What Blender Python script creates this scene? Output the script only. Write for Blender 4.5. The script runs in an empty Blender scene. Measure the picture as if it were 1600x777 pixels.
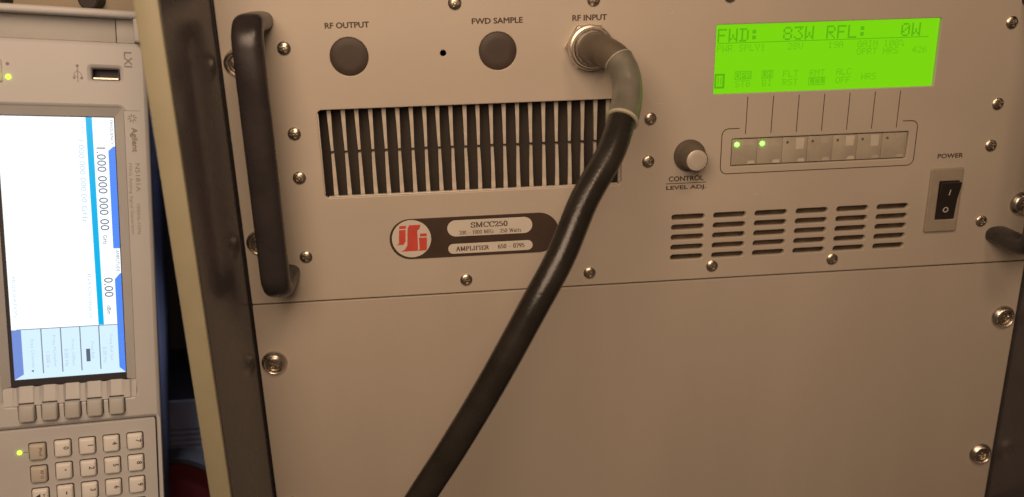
import bpy, bmesh, math, random
from mathutils import Vector, Matrix

random.seed(7)
SC = bpy.context.scene
COL = SC.collection
H = 1.2            # height of the seam between the two rack panels above the floor, metres
# Working coordinates are millimetres on the rack: x right along the panel, y up from the seam, z out of the panel.

def W(x, y, z=0.0):
    return Vector((x / 1000, -z / 1000, H + y / 1000))

# ------------------------------------------------------------------ camera
cam_d = bpy.data.cameras.new('camera')
cam = bpy.data.objects.new('camera', cam_d); COL.objects.link(cam); SC.camera = cam
cam_d.sensor_width = 36; cam_d.lens = 1334.3 / 1600 * 36
cam_d.clip_start = 0.01; cam_d.clip_end = 50
cx = Vector((0.99494, -0.09755, -0.02410))      # camera right
cdn = Vector((-0.05313, -0.30715, -0.95018))    # camera down
cf = Vector((0.08529, 0.94665, -0.31078))       # camera forward
cam.matrix_world = Matrix(((cx.x, -cdn.x, -cf.x, 0), (cx.y, -cdn.y, -cf.y, 0), (cx.z, -cdn.z, -cf.z, 0), (0, 0, 0, 1)))
cam.location = W(111.13, 184.51, 481.12)
cam_d.dof.use_dof = True; cam_d.dof.focus_distance = 0.49; cam_d.dof.aperture_fstop = 6.5

# ------------------------------------------------------------------ world and lamps
wd = bpy.data.worlds.new('World'); SC.world = wd; wd.use_nodes = True
bg = wd.node_tree.nodes['Background']; bg.inputs[0].default_value = (1.0, 0.66, 0.46, 1); bg.inputs[1].default_value = 0.066

def area(name, loc, target, power, size, col):
    d = bpy.data.lights.new(name, 'AREA'); d.shape = 'DISK'; d.size = size; d.energy = power; d.color = col
    o = bpy.data.objects.new(name, d); COL.objects.link(o); o.location = loc
    o.rotation_euler = (Vector(target) - Vector(loc)).to_track_quat('-Z', 'Y').to_euler()
    return o
area('bench_lamp', W(20, 400, 560), W(110, 20, 0), 3.05, 0.42, (1.0, 0.705, 0.49))
area('ceiling_lamp', W(330, 900, 720), W(120, 20, 0), 1.7, 0.24, (1.0, 0.68, 0.44))
d_ = bpy.data.lights.new('added_gap_spot', 'SPOT'); d_.energy = 30.0; d_.color = (0.62, 0.70, 1.0); d_.spot_size = math.radians(44); d_.spot_blend = 0.8; d_.shadow_soft_size = 0.02  # unseen cool spot added to turn the clutter in the gap bluish
o_ = bpy.data.objects.new('added_gap_spot', d_); COL.objects.link(o_); o_.location = W(-27, 325, -110)
o_.rotation_euler = (W(-95, -200, -190) - o_.location).to_track_quat('-Z', 'Y').to_euler()

vs = SC.view_settings
vs.view_transform = 'Standard'; vs.look = 'None'; vs.gamma = 1; vs.exposure = 0.0; vs.use_curve_mapping = False

# ------------------------------------------------------------------ materials
def mat(name, col, rough=0.5, metal=0.0, bump=0.0, bscale=1500, var=0.0, vscale=25, emit=None, es=1.0, spec=0.5,
        wear=None, wscale=300, wthr=0.72, stretch=None, wavy=0.0, coat=0.0, rot=0):
    m = bpy.data.materials.new(name); m.use_nodes = True
    n = m.node_tree.nodes; l = m.node_tree.links; b = n['Principled BSDF']
    b.inputs['Roughness'].default_value = rough; b.inputs['Metallic'].default_value = metal
    b.inputs['Specular IOR Level'].default_value = spec
    b.inputs['Coat Weight'].default_value = coat
    b.inputs['Base Color'].default_value = (*col, 1)
    tc = n.new('ShaderNodeTexCoord'); src = tc.outputs['Object']
    if stretch:
        mp = n.new('ShaderNodeMapping'); mp.inputs['Scale'].default_value = stretch; mp.inputs['Rotation'].default_value = (0, math.radians(rot), 0); l.new(src, mp.inputs[0]); src = mp.outputs[0]
    last = None
    if var:
        t = n.new('ShaderNodeTexNoise'); t.inputs['Scale'].default_value = vscale; t.inputs['Detail'].default_value = 6
        l.new(src, t.inputs[0])
        r = n.new('ShaderNodeMapRange'); r.inputs[1].default_value = 0.3; r.inputs[2].default_value = 0.7
        r.inputs[3].default_value = 1 - var; r.inputs[4].default_value = 1 + var; l.new(t.outputs[0], r.inputs[0])
        mx = n.new('ShaderNodeMix'); mx.data_type = 'RGBA'; mx.blend_type = 'MULTIPLY'; mx.inputs[0].default_value = 1
        mx.inputs[6].default_value = (*col, 1); l.new(r.outputs[0], mx.inputs[7]); last = mx.outputs[2]
        rr = n.new('ShaderNodeMapRange'); rr.inputs[1].default_value = 0.3; rr.inputs[2].default_value = 0.7
        rr.inputs[3].default_value = max(0.03, rough - 0.06); rr.inputs[4].default_value = min(1, rough + 0.06)
        l.new(t.outputs[0], rr.inputs[0]); l.new(rr.outputs[0], b.inputs['Roughness'])
    if wear:
        t = n.new('ShaderNodeTexNoise'); t.inputs['Scale'].default_value = wscale; t.inputs['Detail'].default_value = 3
        l.new(tc.outputs['Object'], t.inputs[0])
        r = n.new('ShaderNodeMapRange'); r.inputs[1].default_value = wthr; r.inputs[2].default_value = wthr + 0.04
        l.new(t.outputs[0], r.inputs[0])
        mx = n.new('ShaderNodeMix'); mx.data_type = 'RGBA'; l.new(r.outputs[0], mx.inputs[0])
        if last: l.new(last, mx.inputs[6])
        else: mx.inputs[6].default_value = (*col, 1)
        mx.inputs[7].default_value = (*wear, 1); last = mx.outputs[2]
    if last: l.new(last, b.inputs['Base Color'])
    if bump or wavy:
        nrm = None
        for amt, sc, dist in ((bump, bscale, 0.0004), (wavy, 9, 0.02)):
            if not amt: continue
            t = n.new('ShaderNodeTexNoise'); t.inputs['Scale'].default_value = sc; t.inputs['Detail'].default_value = 2
            l.new(src, t.inputs[0])
            bp = n.new('ShaderNodeBump'); bp.inputs['Strength'].default_value = amt; bp.inputs['Distance'].default_value = dist
            l.new(t.outputs[0], bp.inputs['Height'])
            if nrm: l.new(nrm, bp.inputs['Normal'])
            nrm = bp.outputs[0]
        l.new(nrm, b.inputs['Normal'])
    if emit:
        b.inputs['Emission Color'].default_value = (*emit, 1); b.inputs['Emission Strength'].default_value = es
    return m

M = dict(
    panel=mat('panel_paint', (0.55, 0.485, 0.40), 0.42, bump=0.22, bscale=2200, var=0.035, vscale=16, wavy=0.05),
    blank=mat('blank_panel_paint', (0.53, 0.465, 0.385), 0.42, bump=0.28, bscale=1900, var=0.06, vscale=11, wavy=0.07, stretch=(1, 1, 0.16), rot=-22),  # soft diagonal light streaks painted into the colour by the stretched noise
    scratch=mat('bare_scratch', (0.74, 0.68, 0.58), 0.4),
    ink=mat('print_ink', (0.085, 0.055, 0.038), 0.6),
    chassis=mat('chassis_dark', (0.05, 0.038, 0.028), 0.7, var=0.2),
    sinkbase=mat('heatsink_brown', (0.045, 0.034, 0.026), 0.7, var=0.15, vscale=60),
    slotback=mat('shield_brown', (0.17, 0.125, 0.085), 0.7, var=0.3, vscale=140),
    edgeglint=mat('painted_edge_highlight', (0.80, 0.74, 0.64), 0.38, metal=0.2),  # pale colour that paints the highlight along the grille edges
    fin=mat('cast_aluminium', (0.60, 0.54, 0.45), 0.5, metal=0.1, bump=0.3, bscale=700, var=0.15, vscale=120),
    plug=mat('plug_plastic', (0.065, 0.046, 0.034), 0.55, bump=0.2, bscale=2500, var=0.15, vscale=80),
    steel=mat('zinc_steel', (0.60, 0.54, 0.45), 0.32, metal=1.0, bump=0.1, bscale=1500, var=0.12, vscale=300),
    nickel=mat('nickel', (0.72, 0.66, 0.57), 0.30, metal=1.0, bump=0.06, var=0.08, vscale=200),
    recess=mat('screw_recess', (0.10, 0.08, 0.06), 0.6, metal=0.6),
    handle=mat('handle_black', (0.034, 0.029, 0.029), 0.28, bump=0.15, bscale=2500, var=0.15, vscale=60),
    plate=mat('nameplate_brown', (0.062, 0.040, 0.028), 0.5, var=0.12, vscale=60),
    platelight=mat('nameplate_silver', (0.70, 0.65, 0.56), 0.45, var=0.05, vscale=60),
    logo=mat('logo_red', (0.66, 0.085, 0.06), 0.5, var=0.06, vscale=90),
    lcd=mat('lcd_green', (0.01, 0.03, 0.002), 0.25, emit=(0.190, 0.655, 0.0035), es=1.0),
    lcdink=mat('lcd_ink', (0.01, 0.03, 0.002), 0.3, emit=(0.092, 0.42, 0.004), es=1.0),
    lcdink2=mat('lcd_ink_small', (0.01, 0.03, 0.002), 0.3, emit=(0.122, 0.50, 0.004), es=1.0),
    button=mat('button_smoke', (0.46, 0.41, 0.325), 0.30, bump=0.1, var=0.12, vscale=70),
    buttonlight=mat('button_window', (0.66, 0.60, 0.49), 0.30, var=0.08, vscale=90),
    buttonmid=mat('button_window_dim', (0.52, 0.47, 0.375), 0.30, var=0.08, vscale=90),
    slotframe=mat('button_frame', (0.42, 0.37, 0.28), 0.35),
    ledon=mat('led_lit', (0.2, 0.6, 0.1), 0.3, emit=(0.11, 1.0, 0.05), es=6.5),
    ledglow=mat('led_yellow_green', (0.3, 0.6, 0.05), 0.3, emit=(0.50, 1.0, 0.03), es=2.6),
    ledoff=mat('led_off', (0.17, 0.13, 0.09), 0.3),
    knob=mat('knob_grey', (0.125, 0.102, 0.078), 0.5, bump=0.2, var=0.1, vscale=120),
    knobcap=mat('knob_cap', (0.66, 0.60, 0.50), 0.34, metal=0.255, var=0.05, vscale=200),
    swframe=mat('switch_surround', (0.38, 0.325, 0.255), 0.3, var=0.08, vscale=100),
    rocker=mat('rocker_black', (0.032, 0.026, 0.023), 0.35),
    white=mat('white_mark', (0.7, 0.66, 0.58), 0.5),
    cable=mat('cable_jacket', (0.024, 0.021, 0.017), 0.27, bump=0.3, bscale=600, var=0.3, vscale=45),
    shrink=mat('heat_shrink_grey', (0.185, 0.175, 0.140), 0.32, bump=0.4, bscale=260, var=0.32, vscale=55),
    elbow=mat('elbow_sleeve', (0.17, 0.14, 0.105), 0.45, metal=0.25, bump=0.3, bscale=500, var=0.15, vscale=60),
    shrinkend=mat('heat_shrink_edge', (0.50, 0.46, 0.34), 0.45),
    wallpaint=mat('cabinet_brown', (0.080, 0.070, 0.072), 0.26, bump=0.10, bscale=1500, var=0.12, vscale=30, wear=(0.4, 0.34, 0.26), wscale=260, wthr=0.80),
    trim=mat('cabinet_cream', (0.345, 0.315, 0.205), 0.5, bump=0.2, bscale=900, var=0.07, vscale=35, wear=(0.62, 0.54, 0.38), wscale=150, wthr=0.76),
    cream=mat('instrument_cream', (0.585, 0.585, 0.58), 0.48, bump=0.2, bscale=2000, var=0.03, vscale=25),
    creamgrey=mat('softkey_grey', (0.47, 0.465, 0.44), 0.5, bump=0.15, var=0.04, vscale=50),
    key=mat('key_white', (0.86, 0.85, 0.81), 0.42, var=0.03, vscale=80),
    keygrey=mat('key_grey', (0.58, 0.535, 0.46), 0.45, var=0.05, vscale=80),
    shell=mat('instrument_side_blue', (0.20, 0.21, 0.29), 0.5, bump=0.2, var=0.1),
    gasket=mat('screen_gasket', (0.045, 0.04, 0.05), 0.5),
    screen=mat('screen_white', (0.02, 0.02, 0.02), 0.3, emit=(0.90, 0.97, 1.0), es=1.2),
    screencell=mat('screen_cell', (0.02, 0.02, 0.02), 0.3, emit=(0.66, 0.86, 1.0), es=1.05),
    cyan=mat('screen_cyan', (0.0, 0.01, 0.02), 0.3, emit=(0.0, 0.47, 0.84), es=1.0),
    blue=mat('screen_blue', (0.0, 0.01, 0.02), 0.3, emit=(0.09, 0.27, 0.95), es=1.0),
    bluegrey=mat('screen_slate', (0.0, 0.01, 0.02), 0.3, emit=(0.19, 0.29, 0.70), es=1.0),
    scrink=mat('screen_ink', (0.02, 0.02, 0.02), 0.3, emit=(0.10, 0.13, 0.19), es=1.0),
    scrfaint=mat('screen_ink_faint', (0.02, 0.02, 0.02), 0.3, emit=(0.50, 0.62, 0.76), es=1.0),
    scrline=mat('screen_rule', (0.02, 0.02, 0.02), 0.3, emit=(0.20, 0.24, 0.33), es=1.0),
    brandink=mat('faded_ink', (0.27, 0.23, 0.21), 0.6),
    dark=mat('port_dark', (0.035, 0.03, 0.038), 0.5),
    rubber=mat('rubber', (0.04, 0.034, 0.03), 0.6),
    beige=mat('beige_case', (0.42, 0.35, 0.25), 0.5, bump=0.15, var=0.04),
    greybox=mat('pale_grey_case', (0.36, 0.37, 0.43), 0.55, var=0.06),
    red=mat('dark_red_plastic', (0.20, 0.028, 0.034), 0.45, var=0.1),
    backdrop=mat('backdrop_dark', (0.035, 0.033, 0.045), 0.8, var=0.2, vscale=8),
)

# ------------------------------------------------------------------ helpers
def L(v):                       # rack millimetres -> local metres
    return Vector((v[0] / 1000, -v[2] / 1000, v[1] / 1000))

def finish(me, name, m, parent, sharp=35, loc=None, flat=False):
    bm = bmesh.new(); bm.from_mesh(me); bmesh.ops.recalc_face_normals(bm, faces=bm.faces); bm.to_mesh(me); bm.free()
    me.polygons.foreach_set('use_smooth', [True] * len(me.polygons))
    me.set_sharp_from_angle(angle=math.radians(sharp))
    for p in me.polygons:
        if flat and abs(p.normal.y) > 0.999: p.use_smooth = False
    if m: me.materials.append(M[m])
    return link(me, name, parent, loc)

def link(me, name, parent, loc=None, rot=None):
    o = bpy.data.objects.new(name, me); COL.objects.link(o); o.parent = parent
    if loc is not None: o.location = L(loc)
    if rot is not None: o.rotation_euler = rot
    return o

def raw(name, verts, faces, m, parent, sharp=35, loc=None, fix=True):
    me = bpy.data.meshes.new(name); me.from_pydata([L(v) for v in verts], [], faces)
    if fix: return finish(me, name, m, parent, sharp, loc)
    me.materials.append(M[m]); return link(me, name, parent, loc)

def thing(name, label, cat, loc, group=None):
    o = bpy.data.objects.new(name, None); COL.objects.link(o); o.location = loc; o.empty_display_size = 0.05
    o['label'] = label; o['category'] = cat
    if group: o['group'] = group
    return o

def rrect(x0, x1, y0, y1, r, n=5):
    if r <= 0: return [(x0, y0), (x1, y0), (x1, y1), (x0, y1)]
    out = []
    for cx_, cy_, a0 in ((x1 - r, y0 + r, -90), (x1 - r, y1 - r, 0), (x0 + r, y1 - r, 90), (x0 + r, y0 + r, 180)):
        for k in range(n + 1):
            a = math.radians(a0 + 90 * k / n); out.append((cx_ + r * math.cos(a), cy_ + r * math.sin(a)))
    return out

def circ(x, y, r, n=32):
    return [(x + r * math.cos(2 * math.pi * k / n), y + r * math.sin(2 * math.pi * k / n)) for k in range(n)]

def to_mesh(cu):
    o = bpy.data.objects.new('tmp', cu); COL.objects.link(o)
    dg = bpy.context.evaluated_depsgraph_get(); dg.update()
    me = bpy.data.meshes.new_from_object(o.evaluated_get(dg))
    bpy.data.objects.remove(o)
    return me

def plate(name, outer, holes, z0, z1, bev, m, parent, loc=None, sharp=35):
    """flat sheet with holes and bevelled edges"""
    cu = bpy.data.curves.new('tmpc', 'CURVE'); cu.dimensions = '2D'; cu.fill_mode = 'BOTH'
    def area2(p): return sum(p[i][0] * p[(i + 1) % len(p)][1] - p[(i + 1) % len(p)][0] * p[i][1] for i in range(len(p)))
    for k, p in enumerate([outer] + list(holes)):
        p = list(p)
        if (area2(p) > 0) != (k == 0): p.reverse()
        s = cu.splines.new('POLY'); s.points.add(len(p) - 1); s.use_cyclic_u = True
        for q, (x, y) in zip(s.points, p): q.co = (x, y, 0, 1)
    cu.extrude = max(0.0, (z1 - z0) / 2 - bev); cu.bevel_depth = bev; cu.bevel_resolution = 1; cu.offset = -bev
    me = to_mesh(cu); bpy.data.curves.remove(cu)
    zc = (z0 + z1) / 2
    for v in me.vertices: v.co = L((v.co.x, v.co.y, v.co.z + zc))
    bm = bmesh.new(); bm.from_mesh(me); bmesh.ops.remove_doubles(bm, verts=bm.verts, dist=1e-7); bm.to_mesh(me); bm.free()
    me.materials.clear(); me.name = name
    return finish(me, name, m, parent, sharp, loc, True)

def text(name, body, x, y, w, h, m, parent, z=0.03, rot=False, th=0.04, bold=0.0):
    """lettering whose ink box starts at (x, y) and measures w by h; rot: reads downwards"""
    cu = bpy.data.curves.new('tmpt', 'FONT'); cu.body = body; cu.size = 1; cu.extrude = 0; cu.resolution_u = 3
    me = to_mesh(cu); bpy.data.curves.remove(cu)
    xs = [v.co.x for v in me.vertices]; ys = [v.co.y for v in me.vertices]
    sx = w / (max(xs) - min(xs)) if w else h / (max(ys) - min(ys)); sy = h / (max(ys) - min(ys)); mx, my = min(xs), min(ys)
    for v in me.vertices:
        p, q = (v.co.x - mx) * sx, (v.co.y - my) * sy
        v.co = L((x + q, y - p, z)) if rot else L((x + p, y + q, z))
    if bold:            # heavier weight: the outline printed again a hair to each side
        base = [v.co.copy() for v in me.vertices]; polys_ = [tuple(p.vertices) for p in me.polygons]; nv = len(base); V_, F_ = list(base), list(polys_)
        for q, (dx, dy) in enumerate(((bold, 0), (-bold, 0), (0, bold * 0.8), (0, -bold * 0.8))):
            V_ += [b_ + L((dx, dy, 0.004 * (q + 1))) for b_ in base]; F_ += [tuple(i + nv * (q + 1) for i in f) for f in polys_]
        me = bpy.data.meshes.new(name); me.from_pydata(V_, [], F_)
    me.materials.clear(); me.name = name; me.materials.append(M[m])
    return link(me, name, parent)

def lathe(name, prof, m, parent, n=32, loc=None, x=0, y=0, sharp=35, cap0=False, cap1=True, mod=None):
    """surface of revolution about the panel normal; prof = (radius, z) from the base up"""
    vs_, fs = [], []
    for k, (r, z) in enumerate(prof):
        for i in range(n):
            a = 2 * math.pi * i / n; rr = mod(k, i, r) if mod else r
            vs_.append((x + rr * math.cos(a), y + rr * math.sin(a), z))
    for k in range(len(prof) - 1):
        for i in range(n):
            j = (i + 1) % n; fs.append((k * n + i, k * n + j, (k + 1) * n + j, (k + 1) * n + i))
    if cap1: fs.append(tuple(range((len(prof) - 1) * n, len(prof) * n)))
    if cap0: fs.append(tuple(reversed(range(n))))
    return raw(name, vs_, fs, m, parent, sharp, loc)

def box(name, x0, x1, y0, y1, z0, z1, m, parent, bev=0.0, seg=2, sharp=35):
    bm = bmesh.new(); bmesh.ops.create_cube(bm, size=1)
    for v in bm.verts:
        v.co = L(((x0 + x1) / 2 + v.co.x * (x1 - x0), (y0 + y1) / 2 + v.co.y * (y1 - y0), (z0 + z1) / 2 + v.co.z * (z1 - z0)))
    if bev: bmesh.ops.bevel(bm, geom=list(bm.edges), offset=bev / 1000, segments=seg, profile=0.5, affect='EDGES')
    me = bpy.data.meshes.new(name); bm.to_mesh(me); bm.free()
    return finish(me, name, m, parent, sharp)

def smooth_path(pts, n=10):
    out = []
    P = [Vector(p) for p in pts]; P = [2 * P[0] - P[1]] + P + [2 * P[-1] - P[-2]]
    for i in range(1, len(P) - 2):
        for k in range(n):
            t = k / n; a, b, c, d = P[i - 1:i + 3]
            out.append(0.5 * ((2 * b) + (c - a) * t + (2 * a - 5 * b + 4 * c - d) * t * t + (3 * b - a - 3 * c + d) * t ** 3))
    out.append(P[-2]); return out

def sweep(name, path, section, m, parent, rad=None, caps=True, sharp=40, up=Vector((1, 0, 0))):
    """path: Vectors in rack mm; section: list of (s, t) offsets; rad(k) scales it"""
    vs_, fs = [], []; n = len(section); prev = None
    for k, p in enumerate(path):
        t = (path[min(k + 1, len(path) - 1)] - path[max(k - 1, 0)]).normalized()
        if prev is None: s = (up - t * up.dot(t)).normalized()
        else: s = (prev - t * prev.dot(t)).normalized()
        prev = s; b = t.cross(s); f = rad(k / (len(path) - 1)) if rad else 1
        for a, c in section: vs_.append(p + s * a * f + b * c * f)
    for k in range(len(path) - 1):
        for i in range(n):
            j = (i + 1) % n; fs.append((k * n + i, k * n + j, (k + 1) * n + j, (k + 1) * n + i))
    if caps: fs += [tuple(range(n)), tuple(range((len(path) - 1) * n, len(path) * n))]
    return raw(name, vs_, fs, m, parent, sharp)

def ring(r, n=28): return [(r * math.cos(2 * math.pi * k / n), r * math.sin(2 * math.pi * k / n)) for k in range(n)]

def line(name, pts, w, m, parent, z=0.03, closed=False):
    """thin printed rule along a polyline"""
    vs_, fs = [], []; n = len(pts)
    for i in range(n):
        a = Vector(pts[max(i - 1, 0)]); c = Vector(pts[min(i + 1, n - 1)]); d = (c - a).normalized(); q = Vector((-d.y, d.x)) * w / 2
        vs_ += [(pts[i][0] + q.x, pts[i][1] + q.y, z), (pts[i][0] - q.x, pts[i][1] - q.y, z)]
    for i in range(n - 1): fs.append((2 * i, 2 * i + 1, 2 * i + 3, 2 * i + 2))
    return raw(name, vs_, fs, m, parent, fix=False)

def polys(name, plist, m, parent, z):
    vs_, fs = [], []
    for p in plist:
        fs.append(tuple(range(len(vs_), len(vs_) + len(p)))); vs_ += [(x, y, z) for x, y in p]
    return raw(name, vs_, fs, m, parent, fix=False)

# ---- a small seriffed letter set: strokes thick when upright, thin when level
def arc(cx_, cy_, rx, ry, a0, a1, n=14):
    return [(cx_ + rx * math.cos(math.radians(a0 + (a1 - a0) * k / n)), cy_ + ry * math.sin(math.radians(a0 + (a1 - a0) * k / n))) for k in range(n + 1)]
def sf(x, y, w=0.26): return [(x - w / 2, y), (x + w / 2, y)]
SER = {
 'S': (0.60, [arc(.30, .74, .22, .24, 20, 250) + arc(.30, .25, .24, .25, 80, -160), [(.52, .72), (.52, .97)], [(.06, .03), (.06, .30)]]),
 'M': (1.0, [[(.16, 0), (.16, 1)], [(.16, 1), (.50, .08)], [(.50, .08), (.84, 1)], [(.84, 0), (.84, 1)], sf(.16, .02), sf(.84, .02), sf(.12, .98, .2), sf(.88, .98, .2)]),
 'C': (0.74, [arc(.42, .5, .34, .48, 40, 320), [(.72, .66), (.72, .98)]]),
 '2': (0.56, [arc(.27, .72, .2, .25, 165, -25, 10) + [(.08, .04)], [(.06, .05), (.52, .05)], [(.52, .03), (.52, .2)]]),
 '5': (0.56, [[(.14, .98), (.5, .98)], [(.14, .98), (.10, .55)], arc(.26, .32, .22, .28, 120, -150)]),
 '0': (0.56, [arc(.28, .5, .21, .48, 0, 360, 24)]),
 '1': (0.56, [[(.3, 0), (.3, 1)], sf(.3, .02, .34), [(.12, .84), (.3, .98)]]),
 'H': (0.86, [[(.18, 0), (.18, 1)], [(.68, 0), (.68, 1)], [(.18, .5), (.68, .5)], sf(.18, .02), sf(.68, .02), sf(.18, .98), sf(.68, .98)]),
 'z': (0.5, [[(.08, .62), (.42, .62)], [(.42, .62), (.08, .04)], [(.06, .04), (.44, .04)]]),
 'W': (1.06, [[(.10, 1), (.32, .02)], [(.32, .02), (.53, .9)], [(.53, .9), (.76, .02)], [(.76, .02), (.97, 1)], sf(.1, .98), sf(.97, .98, .2), sf(.53, .98, .2)]),
 'a': (0.5, [arc(.22, .2, .16, .2, 0, 360, 14), [(.4, .02), (.4, .5)], arc(.24, .48, .16, .16, 0, 160, 8)]),
 't': (0.34, [[(.16, .06), (.16, .86)], [(.03, .62), (.32, .62)], [(.16, .04), (.32, .06)]]),
 's': (0.42, [arc(.21, .49, .13, .14, 30, 250, 8) + arc(.21, .18, .15, .16, 80, -150, 8)]),
 '-': (0.5, [[(.1, .36), (.4, .36)]]),
 'A': (0.82, [[(.12, .02), (.42, 1)], [(.42, 1), (.72, .02)], [(.24, .35), (.62, .35)], sf(.12, .02), sf(.72, .02)]),
 'P': (0.70, [[(.18, 0), (.18, 1)], [(.1, .98), (.4, .98)], arc(.38, .73, .22, .25, 90, -90, 10) + [(.18, .48)], sf(.18, .02)]),
 'L': (0.70, [[(.18, 0), (.18, 1)], sf(.18, .98), [(.06, .03), (.62, .03)], [(.62, .03), (.62, .28)]]),
 'I': (0.38, [[(.19, 0), (.19, 1)], sf(.19, .98), sf(.19, .02)]),
 'F': (0.66, [[(.18, 0), (.18, 1)], [(.06, .97), (.6, .97)], [(.6, .97), (.6, .75)], [(.18, .5), (.46, .5)], sf(.18, .02)]),
 'E': (0.70, [[(.18, 0), (.18, 1)], [(.06, .97), (.6, .97)], [(.6, .97), (.6, .77)], [(.18, .5), (.48, .5)], [(.06, .03), (.63, .03)], [(.63, .03), (.63, .26)]]),
 'R': (0.80, [[(.18, 0), (.18, 1)], [(.06, .98), (.4, .98)], arc(.38, .74, .22, .24, 90, -90, 10) + [(.18, .5)], [(.4, .5), (.72, .02)], sf(.18, .02)]),
 '6': (0.56, [arc(.28, .3, .2, .29, 0, 360, 16), arc(.46, .38, .40, .6, 105, 180, 8)]),
 '7': (0.56, [[(.06, .96), (.52, .96)], [(.52, .96), (.24, 0)], [(.07, .96), (.07, .8)]]),
 '9': (0.56, [arc(.28, .69, .2, .29, 0, 360, 16), arc(.08, .62, .40, .6, -75, 0, 8)]),
}
def serif(name, body, x, y, w, h, m, parent, z, thick=0.25, thin=0.10):
    strokes = []; cur = 0
    for ch in body:
        if ch == ' ': cur += 0.42; continue
        wd_, ss = SER[ch]
        strokes += [[(cur + px, py) for px, py in s] for s in ss]; cur += wd_ + 0.06
    sx = w / cur; vs_, fs = [], []; zz = z
    for s in strokes:
        zz += 0.0008
        P = [Vector((x + px * sx, y + py * h)) for px, py in s]
        for i in range(len(P) - 1):
            d = P[i + 1] - P[i]
            if d.length < 1e-6: continue
            d.normalize(); wt = (thin + (thick - thin) * abs(d.y)) * h * 0.9; q = Vector((-d.y, d.x)) * wt / 2; e = d * wt * 0.15
            b0 = len(vs_)
            for p in (P[i] - e + q, P[i] - e - q, P[i + 1] + e - q, P[i + 1] + e + q): vs_.append((p.x, p.y, zz))
            fs.append((b0, b0 + 1, b0 + 2, b0 + 3)); zz += 0.00002
    return raw(name, vs_, fs, m, parent, fix=False)

# ---- 5 x 7 dot matrix letters for the liquid-crystal display
DOT = {'F': '1F10101E101010', 'W': '11111115151B11', 'D': '1E09090909091E', ':': '000C0C000C0C00', '8': '0E11110E11110E', '3': '1F02040201110E',
 'R': '1E11111E141211', 'L': '1010101010101F', '0': '0E11131519110E', 'P': '1E11111E101010', 'S': '0F10100E01011E', 'Y': '1111110A040404',
 '1': '040C040404040E', '2': '0E11010204081F', 'V': '11111111110A04', '9': '0E11110F01020C', 'A': '0E11111F111111', 'G': '0E11101711110F',
 'I': '0E04040404040E', 'N': '11191513111111', '%': '18190204081303', 'O': '0E11111111110E', 'T': '1F040404040404', 'H': '1111111F111111',
 '4': '02060A121F0202', '6': '0608101E11110E', 'B': '1E11111E11111E', 'U': '1111111111110E', 'M': '111B1515111111', 'E': '1F10101E10101F', 'C': '0E11101010110E'}
def dots(name, items, m, parent, x0, y0, pitch, z):
    if len(items) > 1 or ' ' in items[0][0]:
        for body, cxp, cyp, s, inv in items:
            k = 0
            for word in body.split(' '):
                if word: dots(name, [(word, cxp + k * 6 * s, cyp, s, inv)], m, parent, x0, y0, pitch, z)
                k += len(word) + 1
        return
    """items: (text, column px, row px, magnification, inverse)"""
    vs_, fs = [], []
    def cell(px, py, s):
        b0 = len(vs_); a, c = x0 + px * pitch, y0 - py * pitch; g = pitch * s * 0.94
        vs_.extend([(a, c, z), (a, c - g, z), (a + g, c - g, z), (a + g, c, z)]); fs.append((b0, b0 + 1, b0 + 2, b0 + 3))
    for body, cxp, cyp, s, inv in items:
        on = set()
        for k, ch in enumerate(body):
            g = DOT.get(ch)
            if not g: continue
            for r in range(7):
                bits = int(g[2 * r:2 * r + 2], 16)
                for c in range(5):
                    if bits >> (4 - c) & 1: on.add((k * 6 + c, r))
        if inv: on = {(c, r) for c in range(-1, len(body) * 6) for r in range(-1, 8)} - on
        for c, r in sorted(on): cell(cxp + c * s, cyp + r * s, s)
    return raw(name, vs_, fs, m, parent, fix=False)

# ---- recessed cross-head fastener head, shared mesh
def screw_mesh(R, hgt, name):
    n, rings = 32, 8; vs_, fs = [(0, 0, hgt - 1.1 * R / 4)], []
    prof = [(R * k / rings, hgt * math.sqrt(max(0, 1 - (0.93 * k / rings) ** 2))) for k in range(1, rings + 1)] + [(R, 0.0)]
    for k, (r, z) in enumerate(prof):
        for i in range(n):
            a = 2 * math.pi * i / n; off = abs(((i + 4) % 8) - 4)
            arm = min(i % 8, 8 - i % 8)
            dz = 0
            if r < 0.58 * R and arm <= (1 if r > 0.2 * R else 4): dz = 1.0 * R / 4
            vs_.append((r * math.cos(a), r * math.sin(a), z - dz))
    for i in range(n): fs.append((0, 1 + i, 1 + (i + 1) % n))
    for k in range(len(prof) - 1):
        for i in range(n):
            j = (i + 1) % n; fs.append((1 + k * n + i, 1 + (k + 1) * n + i, 1 + (k + 1) * n + j, 1 + k * n + j))
    me = bpy.data.meshes.new(name); me.from_pydata([L(v) for v in vs_], [], fs)
    bm = bmesh.new(); bm.from_mesh(me); bmesh.ops.recalc_face_normals(bm, faces=bm.faces); bm.to_mesh(me); bm.free()
    me.polygons.foreach_set('use_smooth', [True] * len(me.polygons)); me.set_sharp_from_angle(angle=math.radians(32)); me.materials.append(M['steel'])
    return me
SCREW = screw_mesh(3.6, 1.9, 'panel_screw'); RACKSCREW = screw_mesh(4.75, 1.9, 'rack_screw')
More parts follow.
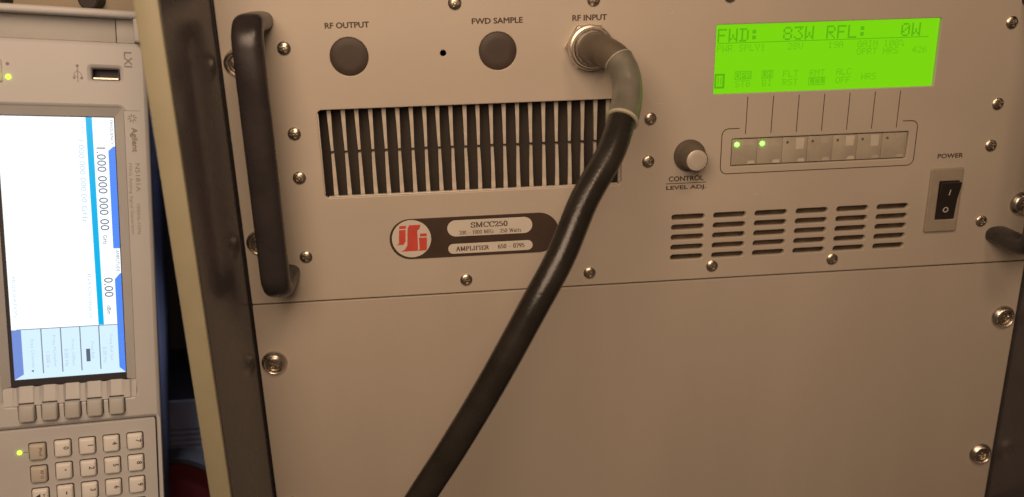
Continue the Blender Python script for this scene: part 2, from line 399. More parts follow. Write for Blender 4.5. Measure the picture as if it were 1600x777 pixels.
def cup_mesh():
    n = 40; prof = [(7.9, 0.0), (7.7, 0.5), (7.2, 1.3), (6.5, 2.1), (6.1, 2.7), (5.75, 2.95), (5.4, 2.8), (5.1, 1.9), (4.9, 0.4)]
    vs_, fs = [], []
    for r, z in prof:
        for i in range(n): vs_.append((r * math.cos(2 * math.pi * i / n), r * math.sin(2 * math.pi * i / n), z))
    for k in range(len(prof) - 1):
        for i in range(n): fs.append((k * n + i, k * n + (i + 1) % n, (k + 1) * n + (i + 1) % n, (k + 1) * n + i))
    me = bpy.data.meshes.new('cup_washer'); me.from_pydata([L(v) for v in vs_], [], fs)
    bm = bmesh.new(); bm.from_mesh(me); bmesh.ops.recalc_face_normals(bm, faces=bm.faces); bm.to_mesh(me); bm.free()
    me.polygons.foreach_set('use_smooth', [True] * len(me.polygons)); me.set_sharp_from_angle(angle=math.radians(50)); me.materials.append(M['nickel'])
    return me
CUP = cup_mesh()
def screw(x, y, parent):
    return link(SCREW, 'panel_screw', parent, (x, y, 0.0), (random.uniform(-.05, .05), random.uniform(0, 1.5), random.uniform(-.05, .05)))
def rack_screw(x, y, parent):
    s = link(RACKSCREW, 'rack_screw', parent, (x, y, 0.4), (0, random.uniform(0, 1.5), 0))
    c = link(CUP, 'cup_washer', s); c.location = L((0, 0, -0.4)); return s

# ================================================================== the setting
wall = raw('backdrop', [(-900, -1200, -620), (1300, -1200, -620), (1300, 900, -620), (-900, 900, -620)], [(0, 1, 2, 3)], 'backdrop', None, fix=False)
wall.location.z = H; wall['kind'] = 'structure'

# ================================================================== rack cabinet
cab = thing('rack_cabinet', 'dark brown rack cabinet with cream front edge framing the two panels', 'cabinet', W(0, -420))
def C(y): return y + 420
for sx in (0, 1):
    xi = -1.6 if sx == 0 else 484.2; s = -1 if sx == 0 else 1
    a, b = sorted((xi, xi + s * 10.0))
    box('side_wall', a, b, C(-420), C(330), -420, 88, 'wallpaint', cab, 0.8)
    a, b = sorted((xi + s * 0.3, xi + s * 10.8))
    box('edge_trim', a, b, C(-420), C(330), 88.05, 91, 'trim', cab, 1.0)
    a, b = sorted((xi - s * 0.2, xi - s * 24))
    box('mounting_rail', a, b, C(-420), C(330), -8.5, -4.2, 'wallpaint', cab, 0.3)
box('back_wall', -1.5, 484.1, C(-420), C(330), -420, -415, 'chassis', cab)
box('bottom_plate', -1.5, 484.1, C(-420), C(-415), -414.9, 86, 'wallpaint', cab)

# ================================================================== lower blank panel
blank = thing('blank_rack_panel', 'plain beige blank rack panel below the amplifier, fixed by cup washer screws', 'panel', W(0, -177.4))
B = 177.4
plate('panel_sheet', rrect(0, 482.6, 0.4, 177.0, 0.6, 2), [], -3.2, 0, 0.35, 'blank', blank)
for x in (8.75, 473.85):
    for y in (-38.1, -139.7): rack_screw(x, y + B, blank)

# ================================================================== amplifier
amp = thing('rack_amplifier', 'beige rack amplifier with green display, black handles and finned air inlet', 'amplifier', W(0, 0))
NZ = 'amp'
GX0, GX1, GY0, GY1 = 48.0, 220.1, 62.6, 112.9
holes = [rrect(GX0, GX1, GY0, GY1, 2.6), rrect(273.1, 406.0, 113.2, 152.0, 0.5, 2), rrect(285.6, 394.4, 70.3, 86.9, 0.8, 2),
         circ(68.1, 141.3, 10.4), circ(149.4, 141.7, 10.4), circ(119.2, 141.5, 1.7, 16), rrect(416.6, 430.0, 30.6, 55.6, 0.6, 2)]
SLX = (251.1, 276.8, 302.5, 328.2, 353.9, 379.6); SLY = (40.5, 34.2, 27.9, 21.5, 15.2)
for sx in SLX:
    for sy in SLY: holes.append(rrect(sx, sx + 20.2, sy - 1.7, sy + 1.7, 1.65, 4))
plate('front_panel', rrect(0, 482.6, 0.5, 177.2, 0.8, 2), holes, -3.2, 0, 0.5, 'panel', amp)
box('edge_highlight', GX0 + 2.2, GX1 - 2.2, GY0 + 0.05, GY0 + 0.7, -3.0, -0.3, 'edgeglint', amp, 0.15)  # pale strips painting the bevel highlight, on the bottom and left edges only
box('edge_highlight', GX0 + 0.05, GX0 + 0.45, GY0 + 2.2, GY1 - 2.2, -3.0, -0.3, 'edgeglint', amp, 0.12)
# chassis tub behind the front
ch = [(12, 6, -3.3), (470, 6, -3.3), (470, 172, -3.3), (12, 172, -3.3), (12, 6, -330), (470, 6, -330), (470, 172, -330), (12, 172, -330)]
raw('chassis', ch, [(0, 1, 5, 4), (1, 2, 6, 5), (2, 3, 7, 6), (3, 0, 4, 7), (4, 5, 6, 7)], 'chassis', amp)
raw('inner_partition', [(228, 6.5, -3.6), (228, 171.5, -3.6), (228, 171.5, -320), (228, 6.5, -320)], [(0, 1, 2, 3)], 'chassis', amp, fix=False)
raw('circuit_shield', [(230, 8, -6), (410, 8, -6), (410, 50, -6), (230, 50, -6)], [(0, 1, 2, 3)], 'slotback', amp, fix=False)
# heatsink with separate cast fins
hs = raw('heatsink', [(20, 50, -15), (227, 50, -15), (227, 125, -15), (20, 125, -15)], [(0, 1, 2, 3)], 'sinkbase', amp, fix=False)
def fin_mesh(y0, w0, y1, w1, bend=0.0):
    ys = [y0 + (y1 - y0) * k / 4 for k in range(5)]; vs_, fs = [], []
    for k, yy in enumerate(ys):
        w = (w0 + (w1 - w0) * k / 4) / 2; o = bend * math.sin(math.pi * k / 4)
        vs_ += [(-w + o, yy, -5.2), (w + o, yy, -5.2), (w * 0.8 + o, yy, -9.0), (-w * 0.8 + o, yy, -9.0)]
    for k in range(4):
        for i in range(4): fs.append((4 * k + i, 4 * k + (i + 1) % 4, 4 * k + 4 + (i + 1) % 4, 4 * k + 4 + i))
    fs += [(0, 1, 2, 3), (16, 17, 18, 19)]
    me = bpy.data.meshes.new('fin'); me.from_pydata([L(v) for v in vs_], [], fs)
    bm = bmesh.new(); bm.from_mesh(me); bmesh.ops.recalc_face_normals(bm, faces=bm.faces); bm.to_mesh(me); bm.free()
    me.materials.append(M['fin']); return me
UP = [fin_mesh(88.8, 1.45, 117.5, 2.55, b_) for b_ in (0, 0.12, -0.1)]; LO = [fin_mesh(58.5, 2.5, 87.0, 1.6, b_) for b_ in (0, 0.15, -0.15)]
for k in range(23):
    x = 54.0 + 7.565 * k
    for ms in (UP, LO):
        link(random.choice(ms), 'fin', hs, (x + random.uniform(-.12, .12), random.uniform(-.1, .1), random.uniform(-.5, .2)))
# blanking plugs and drilled hole
for x in (68.1, 149.4):
    lathe('hole_plug', [(10.25, -3.0), (10.25, -0.4), (9.9, -0.15), (6, -0.05)], 'plug', amp, 48, x=x, y=141.3 if x < 100 else 141.7)
# printed lettering
text('lettering', 'RF OUTPUT', 56.6, 156.5, 23.4, 3.0, 'ink', amp, bold=0.17)
text('lettering', 'FWD SAMPLE', 135.7, 156.5, 27.8, 3.0, 'ink', amp, bold=0.17)
text('lettering', 'RF INPUT', 191.2, 156.6, 19.1, 3.0, 'ink', amp, bold=0.17)
text('lettering', 'CONTROL', 248.5, 62.9, 21.0, 3.0, 'ink', amp, bold=0.14)
text('lettering', 'LEVEL ADJ.', 247.2, 57.2, 24.0, 3.0, 'ink', amp, bold=0.14)
line('rule', [(247.0, 61.6), (271.2, 61.6)], 0.45, 'ink', amp)
text('lettering', 'POWER', 414.5, 69.4, 16.0, 2.7, 'ink', amp, bold=0.14)
for k in range(7): line('rule', [(293.6 + 15.4 * k, 111.2), (293.5 + 15.4 * k, 89.4)], 0.5, 'ink', amp)
br = [(289.8, 92.9)] + [(283.4 + 4 * math.cos(math.radians(a)), 88.9 + 4 * math.sin(math.radians(a))) for a in range(90, 181, 15)] + \
     [(283.4 + 4 * math.cos(math.radians(a)), 70.0 + 4 * math.sin(math.radians(a))) for a in range(180, 271, 15)] + \
     [(395.2 + 4 * math.cos(math.radians(a)), 70.1 + 4 * math.sin(math.radians(a))) for a in range(270, 361, 15)] + \
     [(395.2 + 4 * math.cos(math.radians(a)), 89.2 + 4 * math.sin(math.radians(a))) for a in range(0, 91, 15)] + [(389.6, 93.2)]
line('bracket_line', br, 0.55, 'ink', amp)

# liquid-crystal display
lcd = raw('display', [(272, 112, -2.2), (407, 112, -2.2), (407, 153, -2.2), (272, 153, -2.2)], [(0, 1, 2, 3)], 'lcd', amp, fix=False)
PX, PY, PP = 274.6, 149.6, 0.533
dots('display_text', [('FWD:  83W RFL:   0W', 0, 0, 2, False)], 'lcdink', lcd, PX, PY, PP, -2.16)
line('display_rule', [(PX, PY - 15.0 * PP), (PX + 236 * PP, PY - 15.0 * PP)], 0.42, 'lcdink', lcd, -2.16)
dots('display_text', [('PWR SPLY1', 0, 17, 1, False), ('28V', 78, 17, 1, False), ('19A', 123, 17, 1, False), ('GAIN 100%', 156, 17, 1, False),
                      ('OPRT HRS', 156, 25, 1, False), ('426', 219, 25, 1, False)], 'lcdink2', lcd, PX, PY, PP, -2.16)
dots('display_text', [('OPR', 22, 46, 1, True), ('STB', 22, 55, 1, False), ('UN', 52, 46, 1, True), ('BI', 52, 55, 1, False),
                      ('FLT', 75, 46, 1, False), ('RST', 75, 55, 1, False), ('RMT', 105, 46, 1, False), ('LCL', 105, 55, 1, True),
                      ('ALC', 135, 46, 1, False), ('OFF', 135, 55, 1, False), ('HRS', 164, 52, 1, False)], 'lcdink2', lcd, PX, PY, PP, -2.16)
bx, by = PX - 0.6, PY - 47 * PP
polys('display_box', [[(bx, by), (bx, by - 8.4), (bx + 1.1, by - 8.4), (bx + 1.1, by)], [(bx + 4.8, by), (bx + 4.8, by - 8.4), (bx + 6.0, by - 8.4), (bx + 6.0, by)],
                      [(bx + 1.1, by), (bx + 1.1, by - 1.1), (bx + 4.8, by - 1.1), (bx + 4.8, by)], [(bx + 1.1, by - 7.2), (bx + 1.1, by - 8.4), (bx + 4.8, by - 8.4), (bx + 4.8, by - 7.2)],
                      [(bx + 2.0, by - 2), (bx + 2.0, by - 6.3), (bx + 2.5, by - 6.3), (bx + 2.5, by - 2)], [(bx + 3.6, by - 2), (bx + 3.6, by - 6.3), (bx + 4.1, by - 6.3), (bx + 4.1, by - 2)]], 'lcdink', lcd, -2.16)

# row of seven push buttons in a recess
raw('button_tray', [(285, 69.8, -3.25), (395, 69.8, -3.25), (395, 87.4, -3.25), (285, 87.4, -3.25)], [(0, 1, 2, 3)], 'slotframe', amp, fix=False)
for k in range(7):
    x0 = 286.2 + 15.4 * k; xc = x0 + 7.55
    bt = box('button', x0, x0 + 15.3, 70.9, 86.3, -3.1, -0.9, 'button', amp, 0.35, 2)
    wt = (82.6, 81.2, 79.0, 81.8, 79.6, 78.8, 83.0)[k]; wm = 'buttonlight' if k in (2, 4, 5) else 'buttonmid'
    raw('button_window', [(x0 + 8.2, wt, -0.86), (x0 + 13.0, wt, -0.86), (x0 + 13.3, 85.6, -0.86), (x0 + 8.0, 85.6, -0.86)], [(0, 1, 2, 3)], wm, bt, fix=False)
    raw('button_lip', [(x0 + 9.4, 71.3, -0.85), (x0 + 14.4, 71.3, -0.85), (x0 + 13.8, 73.2, -0.85), (x0 + 10.2, 73.2, -0.85)], [(0, 1, 2, 3)], 'buttonlight' if k in (0, 1, 2, 4) else 'buttonmid', bt, fix=False)
    lathe('indicator', [(1.35, -0.95), (1.3, -0.5), (0.8, -0.2)] if k < 2 else [(0.85, -0.95), (0.8, -0.8)], 'ledon' if k < 2 else 'ledoff', bt, 16, x=289.0 + 15.45 * k, y=83.2)

# control knob
kb = lathe('knob', [(9.4, 0.1), (9.4, 1.6), (8.6, 2.4), (7.5, 3.2), (6.5, 14.2), (6.1, 14.8)], 'knob', amp, 60, x=260.3, y=78.3, sharp=60,
           mod=lambda k, i, r: r * (1 + (0.025 if k >= 3 and k < 5 and i % 4 < 2 else 0)))
lathe('knob_cap', [(6.0, 14.7), (5.95, 15.2), (5.6, 15.4), (3, 15.42)], 'knobcap', kb, 40, x=260.3, y=78.3)

# rocker power switch
sw = plate('power_switch', rrect(411.0, 431.6, 23.2, 63.4, 1.2), [rrect(416.9, 429.7, 30.9, 55.3, 0.4, 2)], 0.02, 1.9, 0.7, 'swframe', amp)
rk = [(417.2, 31.2), (429.4, 31.2), (429.4, 43.0), (417.2, 43.0), (429.4, 55.0), (417.2, 55.0)]
zt = [1.0, 1.0, 2.0, 2.0, 5.0, 5.0]
raw('rocker', [(x, y, z) for (x, y), z in zip(rk, zt)] + [(x, y, -3) for x, y in rk],
    [(0, 1, 2, 3), (3, 2, 4, 5), (0, 1, 7, 6), (1, 2, 8, 7), (2, 4, 10, 8), (4, 5, 11, 10), (5, 3, 9, 11), (3, 0, 6, 9)], 'rocker', sw, sharp=10)
raw('on_mark', [(422.9, 46.8, 3.05), (423.6, 46.8, 3.05), (423.6, 50.4, 3.95), (422.9, 50.4, 3.95)], [(0, 1, 2, 3)], 'white', sw, fix=False)
n = 20; om = []
for r in (1.15, 1.75): om += [(423.2 + r * math.cos(6.2832 * i / n), 37.2 + r * math.sin(6.2832 * i / n), 1.58 + r * math.sin(6.2832 * i / n) * 0.085) for i in range(n)]
raw('off_mark', om, [(i, (i + 1) % n, n + (i + 1) % n, n + i) for i in range(n)], 'white', sw, fix=False)

# name plate
npl = plate('nameplate', rrect(82.8, 182.7, 23.5, 48.0, 12.2, 14), [], 0.02, 0.5, 0.15, 'plate', amp)
polys('emblem_disc', [circ(95.6, 36.0, 11.4, 48)], 'platelight', npl, 0.53)
polys('emblem', [
    [(89.0, 44.1), (88.7, 42.3), (92.5, 42.3), (92.9, 44.1)],
    [(88.6, 41.6), (88.1, 33.6), (87.3, 32.9), (85.9, 32.5), (90.6, 32.5), (92.0, 34.6), (92.4, 41.6)],
    [(93.6, 42.2), (94.6, 44.3), (101.3, 44.3), (100.3, 41.4), (99.2, 41.2), (99.0, 28.9), (98.6, 28.4), (88.9, 28.4), (91.4, 29.6), (92.9, 32.2)],
    [(100.6, 38.9), (100.5, 37.1), (104.5, 37.1), (104.6, 38.9)],
    [(99.9, 36.4), (100.2, 36.4), (104.5, 36.4), (104.2, 29.6), (103.5, 28.4), (98.9, 28.4), (99.9, 29.6)]], 'logo', npl, 0.57)
polys('name_window', [rrect(116.7, 166.8, 36.0, 45.9, 4.9, 8)], 'platelight', npl, 0.53)
polys('name_window', [rrect(116.7, 166.8, 25.4, 31.5, 3.0, 8)], 'platelight', npl, 0.53)
serif('lettering', 'SMCC250', 130.6, 41.0, 21.8, 3.1, 'ink', npl, 0.56)
serif('lettering', '200 - 1000 MHz', 123.5, 37.0, 20.6, 2.3, 'ink', npl, 0.56, 0.17, 0.08)
serif('lettering', '250 Watts', 147.5, 37.0, 12.8, 2.3, 'ink', npl, 0.56, 0.17, 0.08)
serif('lettering', 'AMPLIFIER', 121.3, 27.0, 19.6, 2.6, 'ink', npl, 0.56, 0.26, 0.12)
serif('lettering', '650 - 0795', 146.1, 27.2, 16.0, 2.6, 'ink', npl, 0.56, 0.20, 0.10)

# screws in the front panel
for x, y in ((126.7, 168.0), (202.8, 167.6), (279.8, 167.6), (356, 167.8), (33.8, 147.0), (34.6, 100.5), (34.9, 75.4), (34.0, 28.3), (126.5, 8.6), (201.2, 8.6),
             (277.3, 8.6), (353.9, 8.6), (236.4, 100.8), (235.7, 75.8), (448.8, 148.2), (447.7, 101.2), (447.3, 76.0), (448.5, 28.3)):
    screw(x, y, amp)
for x in (8.75, 473.85):
    for y in (38.1, 139.7): rack_screw(x, y, amp)

# small scratches in the paint
for pts in ([(239.5, 109.0), (241.5, 109.6), (243.2, 109.2)], [(246.0, 158.6), (248.2, 160.0)], [(228.0, 103.5), (229.6, 103.2)], [(300.5, 53.0), (303.8, 52.2)]):
    line('scratch', pts, 0.22, 'scratch', amp, 0.02)
# bow handles
def sup(a, b, n=28, e=2.6):
    return [(a * math.copysign(abs(math.cos(t)) ** (2 / e), math.cos(t)), b * math.copysign(abs(math.sin(t)) ** (2 / e), math.sin(t))) for t in [2 * math.pi * k / n for k in range(n)]]
def handle(xc):
    R = 11; zt_ = 34.5; y1, y0 = 161.5, 19.0; path = []
    path += [Vector((xc, y1, z)) for z in (0.05, 8, 16)]
    path += [Vector((xc, y1 - R + R * math.cos(math.radians(a)), zt_ - R + R * math.sin(math.radians(a)))) for a in range(0, 91, 10)]
    path += [Vector((xc, y1 - R - (y1 - y0 - 2 * R) * k / 6, zt_)) for k in range(1, 6)]
    path += [Vector((xc, y0 + R - R * math.sin(math.radians(a)), zt_ - R + R * math.cos(math.radians(a)))) for a in range(0, 91, 10)]
    path += [Vector((xc, y0, z)) for z in (16, 8, 0.05)]
    return sweep('handle', path, sup(7.8, 5.2), 'handle', amp, sharp=60)
handle(21.9); handle(460.7)

# connector socket on the panel
lathe('socket_nut', [(13.4, 0.0), (13.4, 2.6), (12.8, 3.4), (9.4, 3.6)], 'nickel', amp, 6, x=200.0, y=142.6, sharp=20)
lathe('socket_barrel', [(8.6, 3.5), (8.6, 9.0)], 'nickel', amp, 32, x=200.0, y=142.6)

# ================================================================== coaxial cable
cab2 = thing('coaxial_cable', 'thick black coaxial cable with grey sleeve plugged into the RF input', 'cable', W(200, 142.6, 4))
O = Vector((200, 142.6, 4))
def rel(pts): return [Vector(p) - O for p in pts]
lathe('coupling_nut', [(9.0, 0.2), (12.0, 0.3), (12.3, 1.0), (12.3, 5.2), (11.9, 6.0), (11.0, 6.2), (11.0, 7.6), (10.6, 8.2), (10.3, 9.6), (9.6, 10.2)], 'nickel', cab2, 48, sharp=30)
ctrl = [(200.0, 142.6, 10), (200.9, 142.8, 18), (204.6, 141.7, 27), (208.6, 138.8, 34.5), (211.4, 133.0, 40.5), (211.9, 124.9, 46.5), (209.6, 117.0, 53.5), (205.0, 108.8, 62),
        (197.2, 96.1, 73), (182.6, 77.2, 85), (169.2, 53.3, 97), (154.8, 30.7, 104), (132.9, -7.0, 107.5), (112.6, -40.2, 108.5), (95.3, -67.0, 108.5), (70, -108, 108), (48, -150, 106), (34, -195, 104)]
full = smooth_path(ctrl, 8)
def seg(i0, i1): return [p - O for p in full[i0:i1 + 1]]
sweep('elbow_sleeve', seg(0, 30), ring(8.0), 'elbow', cab2, rad=lambda t: 1.1 if t < 0.42 else (1.1 - 1.6 * (t - 0.42) if t < 0.5 else 0.97 - 0.06 * (t - 0.5)))
sweep('heat_shrink_sleeve', seg(26, 54), ring(7.65), 'shrink', cab2, rad=lambda t: 1.0 + (0.035 if t < 0.05 else 0) + 0.02 * math.sin(t * 9) * t + 0.05 * t * t)
# pale cut end of the sleeve: a thin collar round the cable
p0 = full[54]; tdir = (full[55] - full[53]).normalized()
def collar(name, p, t, r0, r1, ln, m):
    s = Vector((1, 0, 0)); s = (s - t * s.dot(t)).normalized(); b_ = t.cross(s); vs_, fs = [], []; n_ = 36
    for r, d in ((r0, -ln), (r1, -ln), (r1 + 0.1, -ln * 0.3), (r1 - 0.25, 0.0), (r0, 0.15)):
        for i in range(n_): vs_.append(p - O + t * d + s * r * math.cos(6.28318 * i / n_) + b_ * r * math.sin(6.28318 * i / n_))
    for k in range(4):
        for i in range(n_): fs.append((k * n_ + i, k * n_ + (i + 1) % n_, (k + 1) * n_ + (i + 1) % n_, (k + 1) * n_ + i))
    return raw(name, vs_, fs, m, cab2, 40)
pu = full[26]; tu = (full[27] - full[25]).normalized()
collar('sleeve_lip', pu - tu * 0.1, -tu, 7.2, 8.05, 0.6, 'shrinkend')
collar('sleeve_end', p0 + tdir * 0.9, tdir, 7.0, 8.35, 1.3, 'shrinkend')
sweep('jacket', seg(47, len(full) - 1), ring(7.2, 32), 'cable', cab2)

# ================================================================== signal generator standing on its side, turned towards the camera
sg = thing('signal_generator', 'cream signal generator standing on its side left of the rack, bright screen and keypad', 'instrument', W(0, 0))
uu, vv, nn = (0.96217, -0.10206, -0.2526), (-0.06813, -0.98786, 0.13962), (0.26378, 0.11713, 0.95745)
def A3(t): return Vector((t[0], -t[2], t[1]))
Xl, Zl, Yl = A3(uu), -A3(vv), -A3(nn)
sg.matrix_world = Matrix(((Xl.x, Yl.x, Zl.x, 0), (Xl.y, Yl.y, Zl.y, 0), (Xl.z, Yl.z, Zl.z, 0), (0, 0, 0, 1)))
sg.location = W(-56.86, 114.58, 11.47)
# local: x across to the right, y up (= minus the distance down from the top of the screen), z out of the face
box('shell', -69.5, 14.8, -372, 36.5, -400, -8.2, 'shell', sg, 2.0)
plate('front_bezel', rrect(-72.5, 17.6, -376, 39.3, 4, 6),
      [rrect(-59.6, 4.9, -153.5, 5.2, 2.0, 4), rrect(-70.0, 14.9, -372, -167.6, 1.5, 3), rrect(-9.0, 4.1, 20.0, 25.6, 0.3, 2)], -8, 0, 2.2, 'cream', sg, sharp=50)
# sloping surround of the screen
so = [(-60.0, -144.2, -0.5), (5.3, -144.2, -0.5), (5.3, 5.6, -0.5), (-60.0, 5.6, -0.5)]
si = [(-56.2, -144.2, -2.6), (0.7, -144.2, -2.6), (0.7, 0.7, -2.6), (-56.2, 0.7, -2.6)]
raw('screen_surround', so + si, [(1, 2, 6, 5), (2, 3, 7, 6), (3, 0, 4, 7)], 'creamgrey', sg, sharp=10)
# fluted ramp from the screen to the soft keys
nx, ny = 61, 8; vs_, fs = [], []
for j in range(ny + 1):
    for i in range(nx + 1):
        a = -60 + 65.2 * i / nx; t = j / ny; ph = (a + 49.04) / 11.03; d = abs(ph - round(ph))
        rid = max(0, min(1, (d - 0.30) / 0.08)) if -0.6 < ph < 4.75 else 0.6
        vs_.append((a, -144.4 - 9.8 * t, -2.9 + 2.6 * t + 1.9 * rid * (1 - t * 0.45)))
for j in range(ny):
    for i in range(nx): fs.append((j * (nx + 1) + i, j * (nx + 1) + i + 1, (j + 1) * (nx + 1) + i + 1, (j + 1) * (nx + 1) + i))
raw('fluted_ramp', vs_, fs, 'cream', sg, sharp=25)
# screen
raw('screen_gasket', [(-56.4, -144.6, -3.2), (0.9, -144.6, -3.2), (0.9, 0.9, -3.2), (-56.4, 0.9, -3.2)], [(0, 1, 2, 3)], 'gasket', sg, fix=False)
scr = raw('screen', [(-54.4, -140.6, -3.1), (0.2, -140.6, -3.1), (0.2, 0.2, -3.1), (-54.4, 0.2, -3.1)], [(0, 1, 2, 3)], 'screen', sg, fix=False)
def SR(name, a0, a1, b0, b1, m, z): return polys(name, [[(a0, -b1), (a1, -b1), (a1, -b0), (a0, -b0)]], m, scr, z)
polys('stripe', [[(-13.4, 0.2), (-12.3, -112.6), (-9.6, -112.6), (-10.3, 0.2)]], 'cyan', scr, -3.06)
polys('tab_strip', [[(-3.2, -17.4), (-0.7, -15.0), (0.2, -15.0), (0.2, -70.3), (-3.1, -70.3)]], 'blue', scr, -3.06)
polys('tab_strip', [[(-3.1, -87.4), (-0.4, -84.2), (0.2, -84.2), (0.2, -140.6), (-2.9, -137.6)]], 'blue', scr, -3.06)
SR('softkey_cell', -49.9, -2.9, 113.0, 137.8, 'screencell', -3.07)
polys('softkey_edge', [[(-54.4, -113.0), (-54.4, -140.6), (-49.9, -137.8), (-49.9, -113.0)]], 'bluegrey', scr, -3.06)
polys('softkey_edge', [[(-54.4, -140.6), (0.2, -140.6), (-2.9, -137.6), (-49.9, -137.8)]], 'screencell', scr, -3.06)
SR('screen_rule', -52.0, -0.2, 112.7, 113.15, 'scrline', -3.04)
for a in (-40.5, -31.1, -21.7, -12.3): SR('screen_rule', a - 0.28, a + 0.28, 113.15, 137.8, 'scrline', -3.03)
def ST(body, a, b, w, h, m, bold=0.0): return text('screen_text', body, a, -b, w, h, m, scr, z=-3.02, rot=True, bold=bold)
ST('FREQUENCY', -2.1, 1.0, 13.2, 1.7, 'scrink')
ST('1.000 000 000 00', -8.9, 15.6, 44.6, 4.4, 'scrink')
ST('GHz', -7.9, 62.9, 5.0, 2.1, 'scrink')
ST('AMPLITUDE', -2.0, 71.3, 12.0, 1.6, 'scrink')
ST('0.00', -8.5, 86.4, 10.8, 4.4, 'scrink')
ST('dBm', -7.7, 102.0, 5.0, 2.1, 'scrink')
ST('Freq', -15.8, 1.6, 6.5, 1.9, 'scrfaint')
ST('1.000 000 000 00 GHz', -17.4, 11.6, 44.0, 2.7, 'scrfaint')
ST('Ref Oscillator', -16.6, 84.0, 25, 1.8, 'scrfaint')
ST('MODULATION', -52.6, 84.0, 22, 1.6, 'scrfaint')
for a, rows in ((-7.6, (('Freq Ref Set', 118.5, 15), ('0.00 Hz', 125.5, 9))), (-17.0, (('Freq Ref', 122.0, 9.5),)),
                (-26.6, (('Freq Offset', 120.0, 15), ('0.00 Hz', 125.0, 10))), (-35.6, (('Freq Multiplier', 117.0, 18), ('1.000 x', 126, 9))), (-46.2, (('Freq Channels', 118.5, 16),))):
    for r, (body, b, w) in enumerate(rows): ST(body, a - 3.2 * r, b, w, 1.9, 'scrfaint')
SR('screen_highlight', -19.2, -17.2, 125.8, 133.0, 'scrink', -3.05)
polys('more_arrow', [[(-46.3, -136.2), (-45.1, -135.4), (-45.1, -137.0)]], 'scrink', scr, -3.02)
ST('Frequency', -1.9, 119.0, 14, 1.5, 'bluegrey')

# soft keys
def keycap(name, a, b, w, h, z0, z1, m, parent, slope=0.0):
    bm = bmesh.new(); bmesh.ops.create_cube(bm, size=1)
    for v in bm.verts:
        tp = 0.86 if v.co.z > 0 else 1.0
        zz = z1 + (slope * -v.co.y) if v.co.z > 0 else z0
        v.co = Vector((a + v.co.x * w * tp, -b + v.co.y * h * tp, zz))
    ed = list(bm.edges); bmesh.ops.bevel(bm, geom=ed, offset=0.95, segments=3, profile=0.5, affect='EDGES')
    for v in bm.verts: v.co = L(v.co)
    me = bpy.data.meshes.new(name); bm.to_mesh(me); bm.free(); return finish(me, name, m, parent, 50)
def well(a, b, w, h, parent, z=0.04):
    return polys('key_gap', [rrect(a - w / 2, a + w / 2, -b - h / 2, -b + h / 2, 1.3, 4)], 'recess', parent, z)
for i in range(5):
    a = -49.04 + 11.03 * i
    k = keycap('soft_key', a, 158.2, 8.5, 9.9, -3, 3.6, 'creamgrey', sg, slope=1.9)
    well(a, 158.0, 8.9, 10.3, k)
# keypad
plate('keypad_panel', rrect(-69.6, 14.4, -371.6, -168.1, 1.3, 3), [], -6, 0, 0.3, 'cream', sg)
digits = [['7', '8', '9'], ['4', '5', '6'], ['1', '2', '3'], ['0', '.', '-']]
for ci in range(5):
    for ri in range(4):
        a, b = 3.41 - 12.155 * ci, 180.42 + 13.12 * ri
        if ci == 4: a, b = -45.3, 180.9 + 13.1 * ri
        k = keycap('key', a, b, 8.5, 9.7, -1, 2.3, 'keygrey' if (ci == 4 and ri < 2) else 'key', sg, slope=0.5)
        well(a + 0.1, b - 0.2, 9.0, 10.2, k)
        if ci < 4 and ri < 3:
            d = digits[ci][ri]; hh = 2.6 if d.isdigit() else 0.8
            text('digit', d, a + 0.6, -(b - (1.0 if d == '1' else 1.5)), None if d.isdigit() else (0.8 if d == '.' else 1.6), 0.5 if d == '-' else hh, 'ink', k, z=2.42, rot=True, bold=0.06)
        elif ci == 4 and ri < 2: text('key_word', 'Mod' if ri == 0 else 'RF On', a + 1.0, -(b - 2.6), 4.6 if ri == 0 else 5.8, 1.5, 'ink', k, z=2.42, rot=True)
        elif ri == 2:
            polys('key_arrow', [[(a - 2.6, -(b - 0.6)), (a + 0.2, -(b - 2.4)), (a + 0.2, -(b + 1.2))]], 'ink', k, 2.42); text('key_word', 'Inc', a + 1.4, -(b - 2.0), 3.2, 1.4, 'ink', k, z=2.42, rot=True)
lathe('indicator', [(1.15, 0), (1.1, 0.6), (0.6, 0.9)], 'ledglow', sg, 16, x=-54.0, y=-180.7)
line('rule', [(-52.5, -180.9), (-50.2, -180.9)], 0.3, 'ink', sg, 0.05)
# upper end of the face
lathe('indicator', [(1.2, 0), (1.1, 0.6), (0.6, 0.9)], 'ledglow', sg, 16, x=-47.2, y=19.8)
lathe('indicator', [(0.8, 0), (0.8, 0.2)], 'ledoff', sg, 16, x=-47.2, y=26.3)
keycap('standby_button', -53.6, -23.0, 8.2, 12.6, -1, 2.0, 'key', sg)
port = raw('usb_port', [(-9.3, 19.7, -7.9), (4.4, 19.7, -7.9), (4.4, 25.9, -7.9), (-9.3, 25.9, -7.9)], [(0, 1, 2, 3)], 'dark', sg, fix=False)
plate('port_shroud', rrect(-8.95, 4.05, 20.05, 25.55, 0.3, 2), [rrect(-8.5, 3.6, 20.9, 25.2, 0.2, 2)], -7.8, -0.25, 0.05, 'dark', port)
box('port_lip', -8.3, 3.6, 20.1, 20.9, -4.0, -0.1, 'nickel', port)
ic = sg
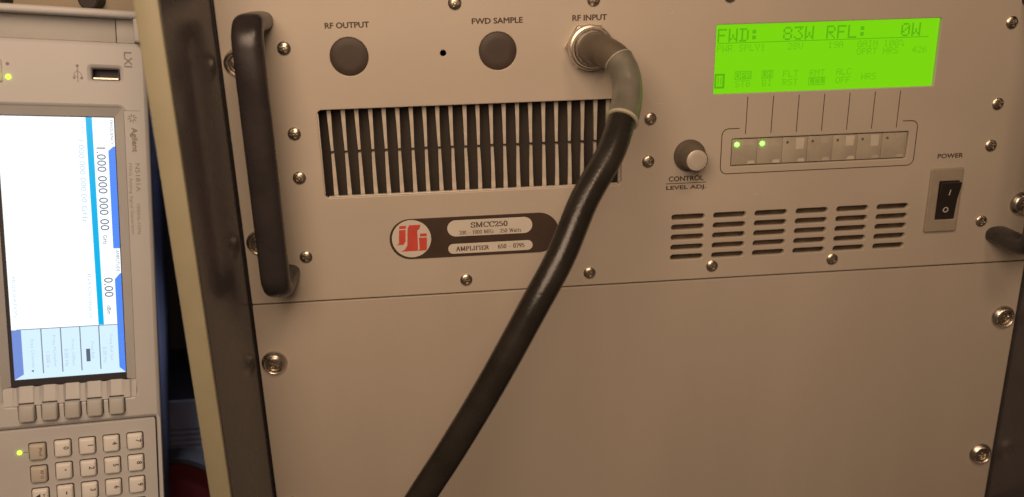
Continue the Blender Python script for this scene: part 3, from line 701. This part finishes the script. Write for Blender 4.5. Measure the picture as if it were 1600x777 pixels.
# usb trident (points down the instrument's own up direction: stem along y)
line('usb_mark', [(-15.6, 18.2), (-15.6, 26.6)], 0.35, 'brandink', ic, 0.05)
line('usb_mark', [(-15.6, 20.6), (-17.4, 22.0), (-17.4, 19.8)][:2] + [(-17.4, 20.4)], 0.3, 'brandink', ic, 0.055)
line('usb_mark', [(-15.6, 24.2), (-13.8, 22.4), (-13.8, 20.6)], 0.3, 'brandink', ic, 0.06)
line('usb_mark', [(-15.6, 24.4), (-17.3, 22.6), (-17.3, 20.6)], 0.3, 'brandink', ic, 0.06)
polys('usb_mark', [circ(-15.6, 26.6, 0.75, 12), circ(-17.3, 20.4, 0.6, 10), [(-14.4, 19.8), (-13.2, 19.8), (-13.2, 21.0), (-14.4, 21.0)]], 'brandink', ic, 0.065)
text('lettering', 'LXI', 6.8, 34.6, 7.8, 3.6, 'brandink', sg, rot=True, bold=0.12)
# maker's strip
polys('brand_strip', [[(5.6, -146), (13.4, -146), (13.4, 4.0), (5.6, 4.0)]], 'cream', sg, 0.02)
line('rule', [(5.4, 4.2), (13.4, 4.2)], 0.25, 'brandink', sg, 0.05)
for k in range(8):
    a = k * math.pi / 4 + 0.2; c_, s_ = math.cos(a), math.sin(a)
    line('spark_ray', [(9.4 + 0.8 * c_, 0.2 + 0.8 * s_), (9.4 + 2.3 * c_, 0.2 + 2.3 * s_)], 0.5, 'brandink', sg, 0.05)
text('lettering', 'Agilent', 8.0, -4.8, 12.8, 3.6, 'brandink', sg, rot=True, bold=0.17)
text('lettering', 'N5181A', 9.8, -23.8, 15.2, 2.3, 'brandink', sg, rot=True)
text('lettering', 'MXG Analog Signal Generator', 6.2, -23.8, 38.7, 2.0, 'brandink', sg, rot=True)
text('lettering', '100kHz-1GHz', 9.7, -45.8, 16.8, 1.8, 'brandink', sg, rot=True)
# carrying handle across the top end
bar = box('carry_handle', -72.5, 15.4, 51.6, 55.4, -14, 8, 'cream', sg, 1.5, 3)
box('handle_arm', 12.0, 16.6, 39.6, 53.4, -13, 6.5, 'cream', sg, 1.5, 3)
box('handle_floor', -72, 3.1, 39.4, 51.5, -14, -3.0, 'creamgrey', sg, 0.3)
box('handle_floor', 3.5, 12.1, 39.4, 51.5, -14, -2.2, 'creamgrey', sg, 0.3)

# ================================================================== things in the background
bi = thing('beige_instrument', 'beige instrument case with dark knobs lying on top of the signal generator', 'instrument', W(-100, 153))
box('case', -110, 55.5, 0, 120, -300, -20, 'beige', bi, 2)
for x, y in ((33.2, 21.6), (-14.5, 23.5)):
    lathe('knob', [(5.6, -20.0), (5.6, -14), (5.2, -9.5), (4.4, -8.8)], 'rubber', bi, 28, x=x, y=y)
gi = thing('grey_case', 'pale grey vented case seen through the gap beside the rack', 'case', W(-130, -420, -200))
hs_ = []
for k in range(11): hs_.append(rrect(-22, 34 - 3.0 * k if k < 12 else 0, 230 - 5.2 * k, 231.9 - 5.2 * k, 0.9, 3))
plate('vented_front', rrect(-60, 70, 60, 259, 3), hs_, -3, 0, 0.4, 'greybox', gi)
box('case_body', -58, 68, 0, 257, -120, -3.3, 'dark', gi, 2)
rd = thing('red_tub', 'dark red round tub with black rim in the gap beside the rack', 'tub', W(-114, -228, -160))
lathe('tub_body', [(36, -7), (36, 2), (33, 6), (20, 8)], 'red', rd, 40, cap0=True)
lathe('rim', [(36.5, -8), (41, -8), (42, 0), (40, 8), (36.5, 9), (35.5, 4)], 'rubber', rd, 40, cap1=False)
sh = thing('dark_shelf_unit', 'dark open shelf unit in the gloom behind the signal generator', 'shelf', W(-160, -420, -420))
for y in (300, 345, 388, 420, 470): box('shelf_board', 0, 160, y, y + 3, -150, 40, 'backdrop', sh, 0.5)
for x in (0, 154): box('upright', x, x + 5, 0, 520, -151, -146, 'backdrop', sh)
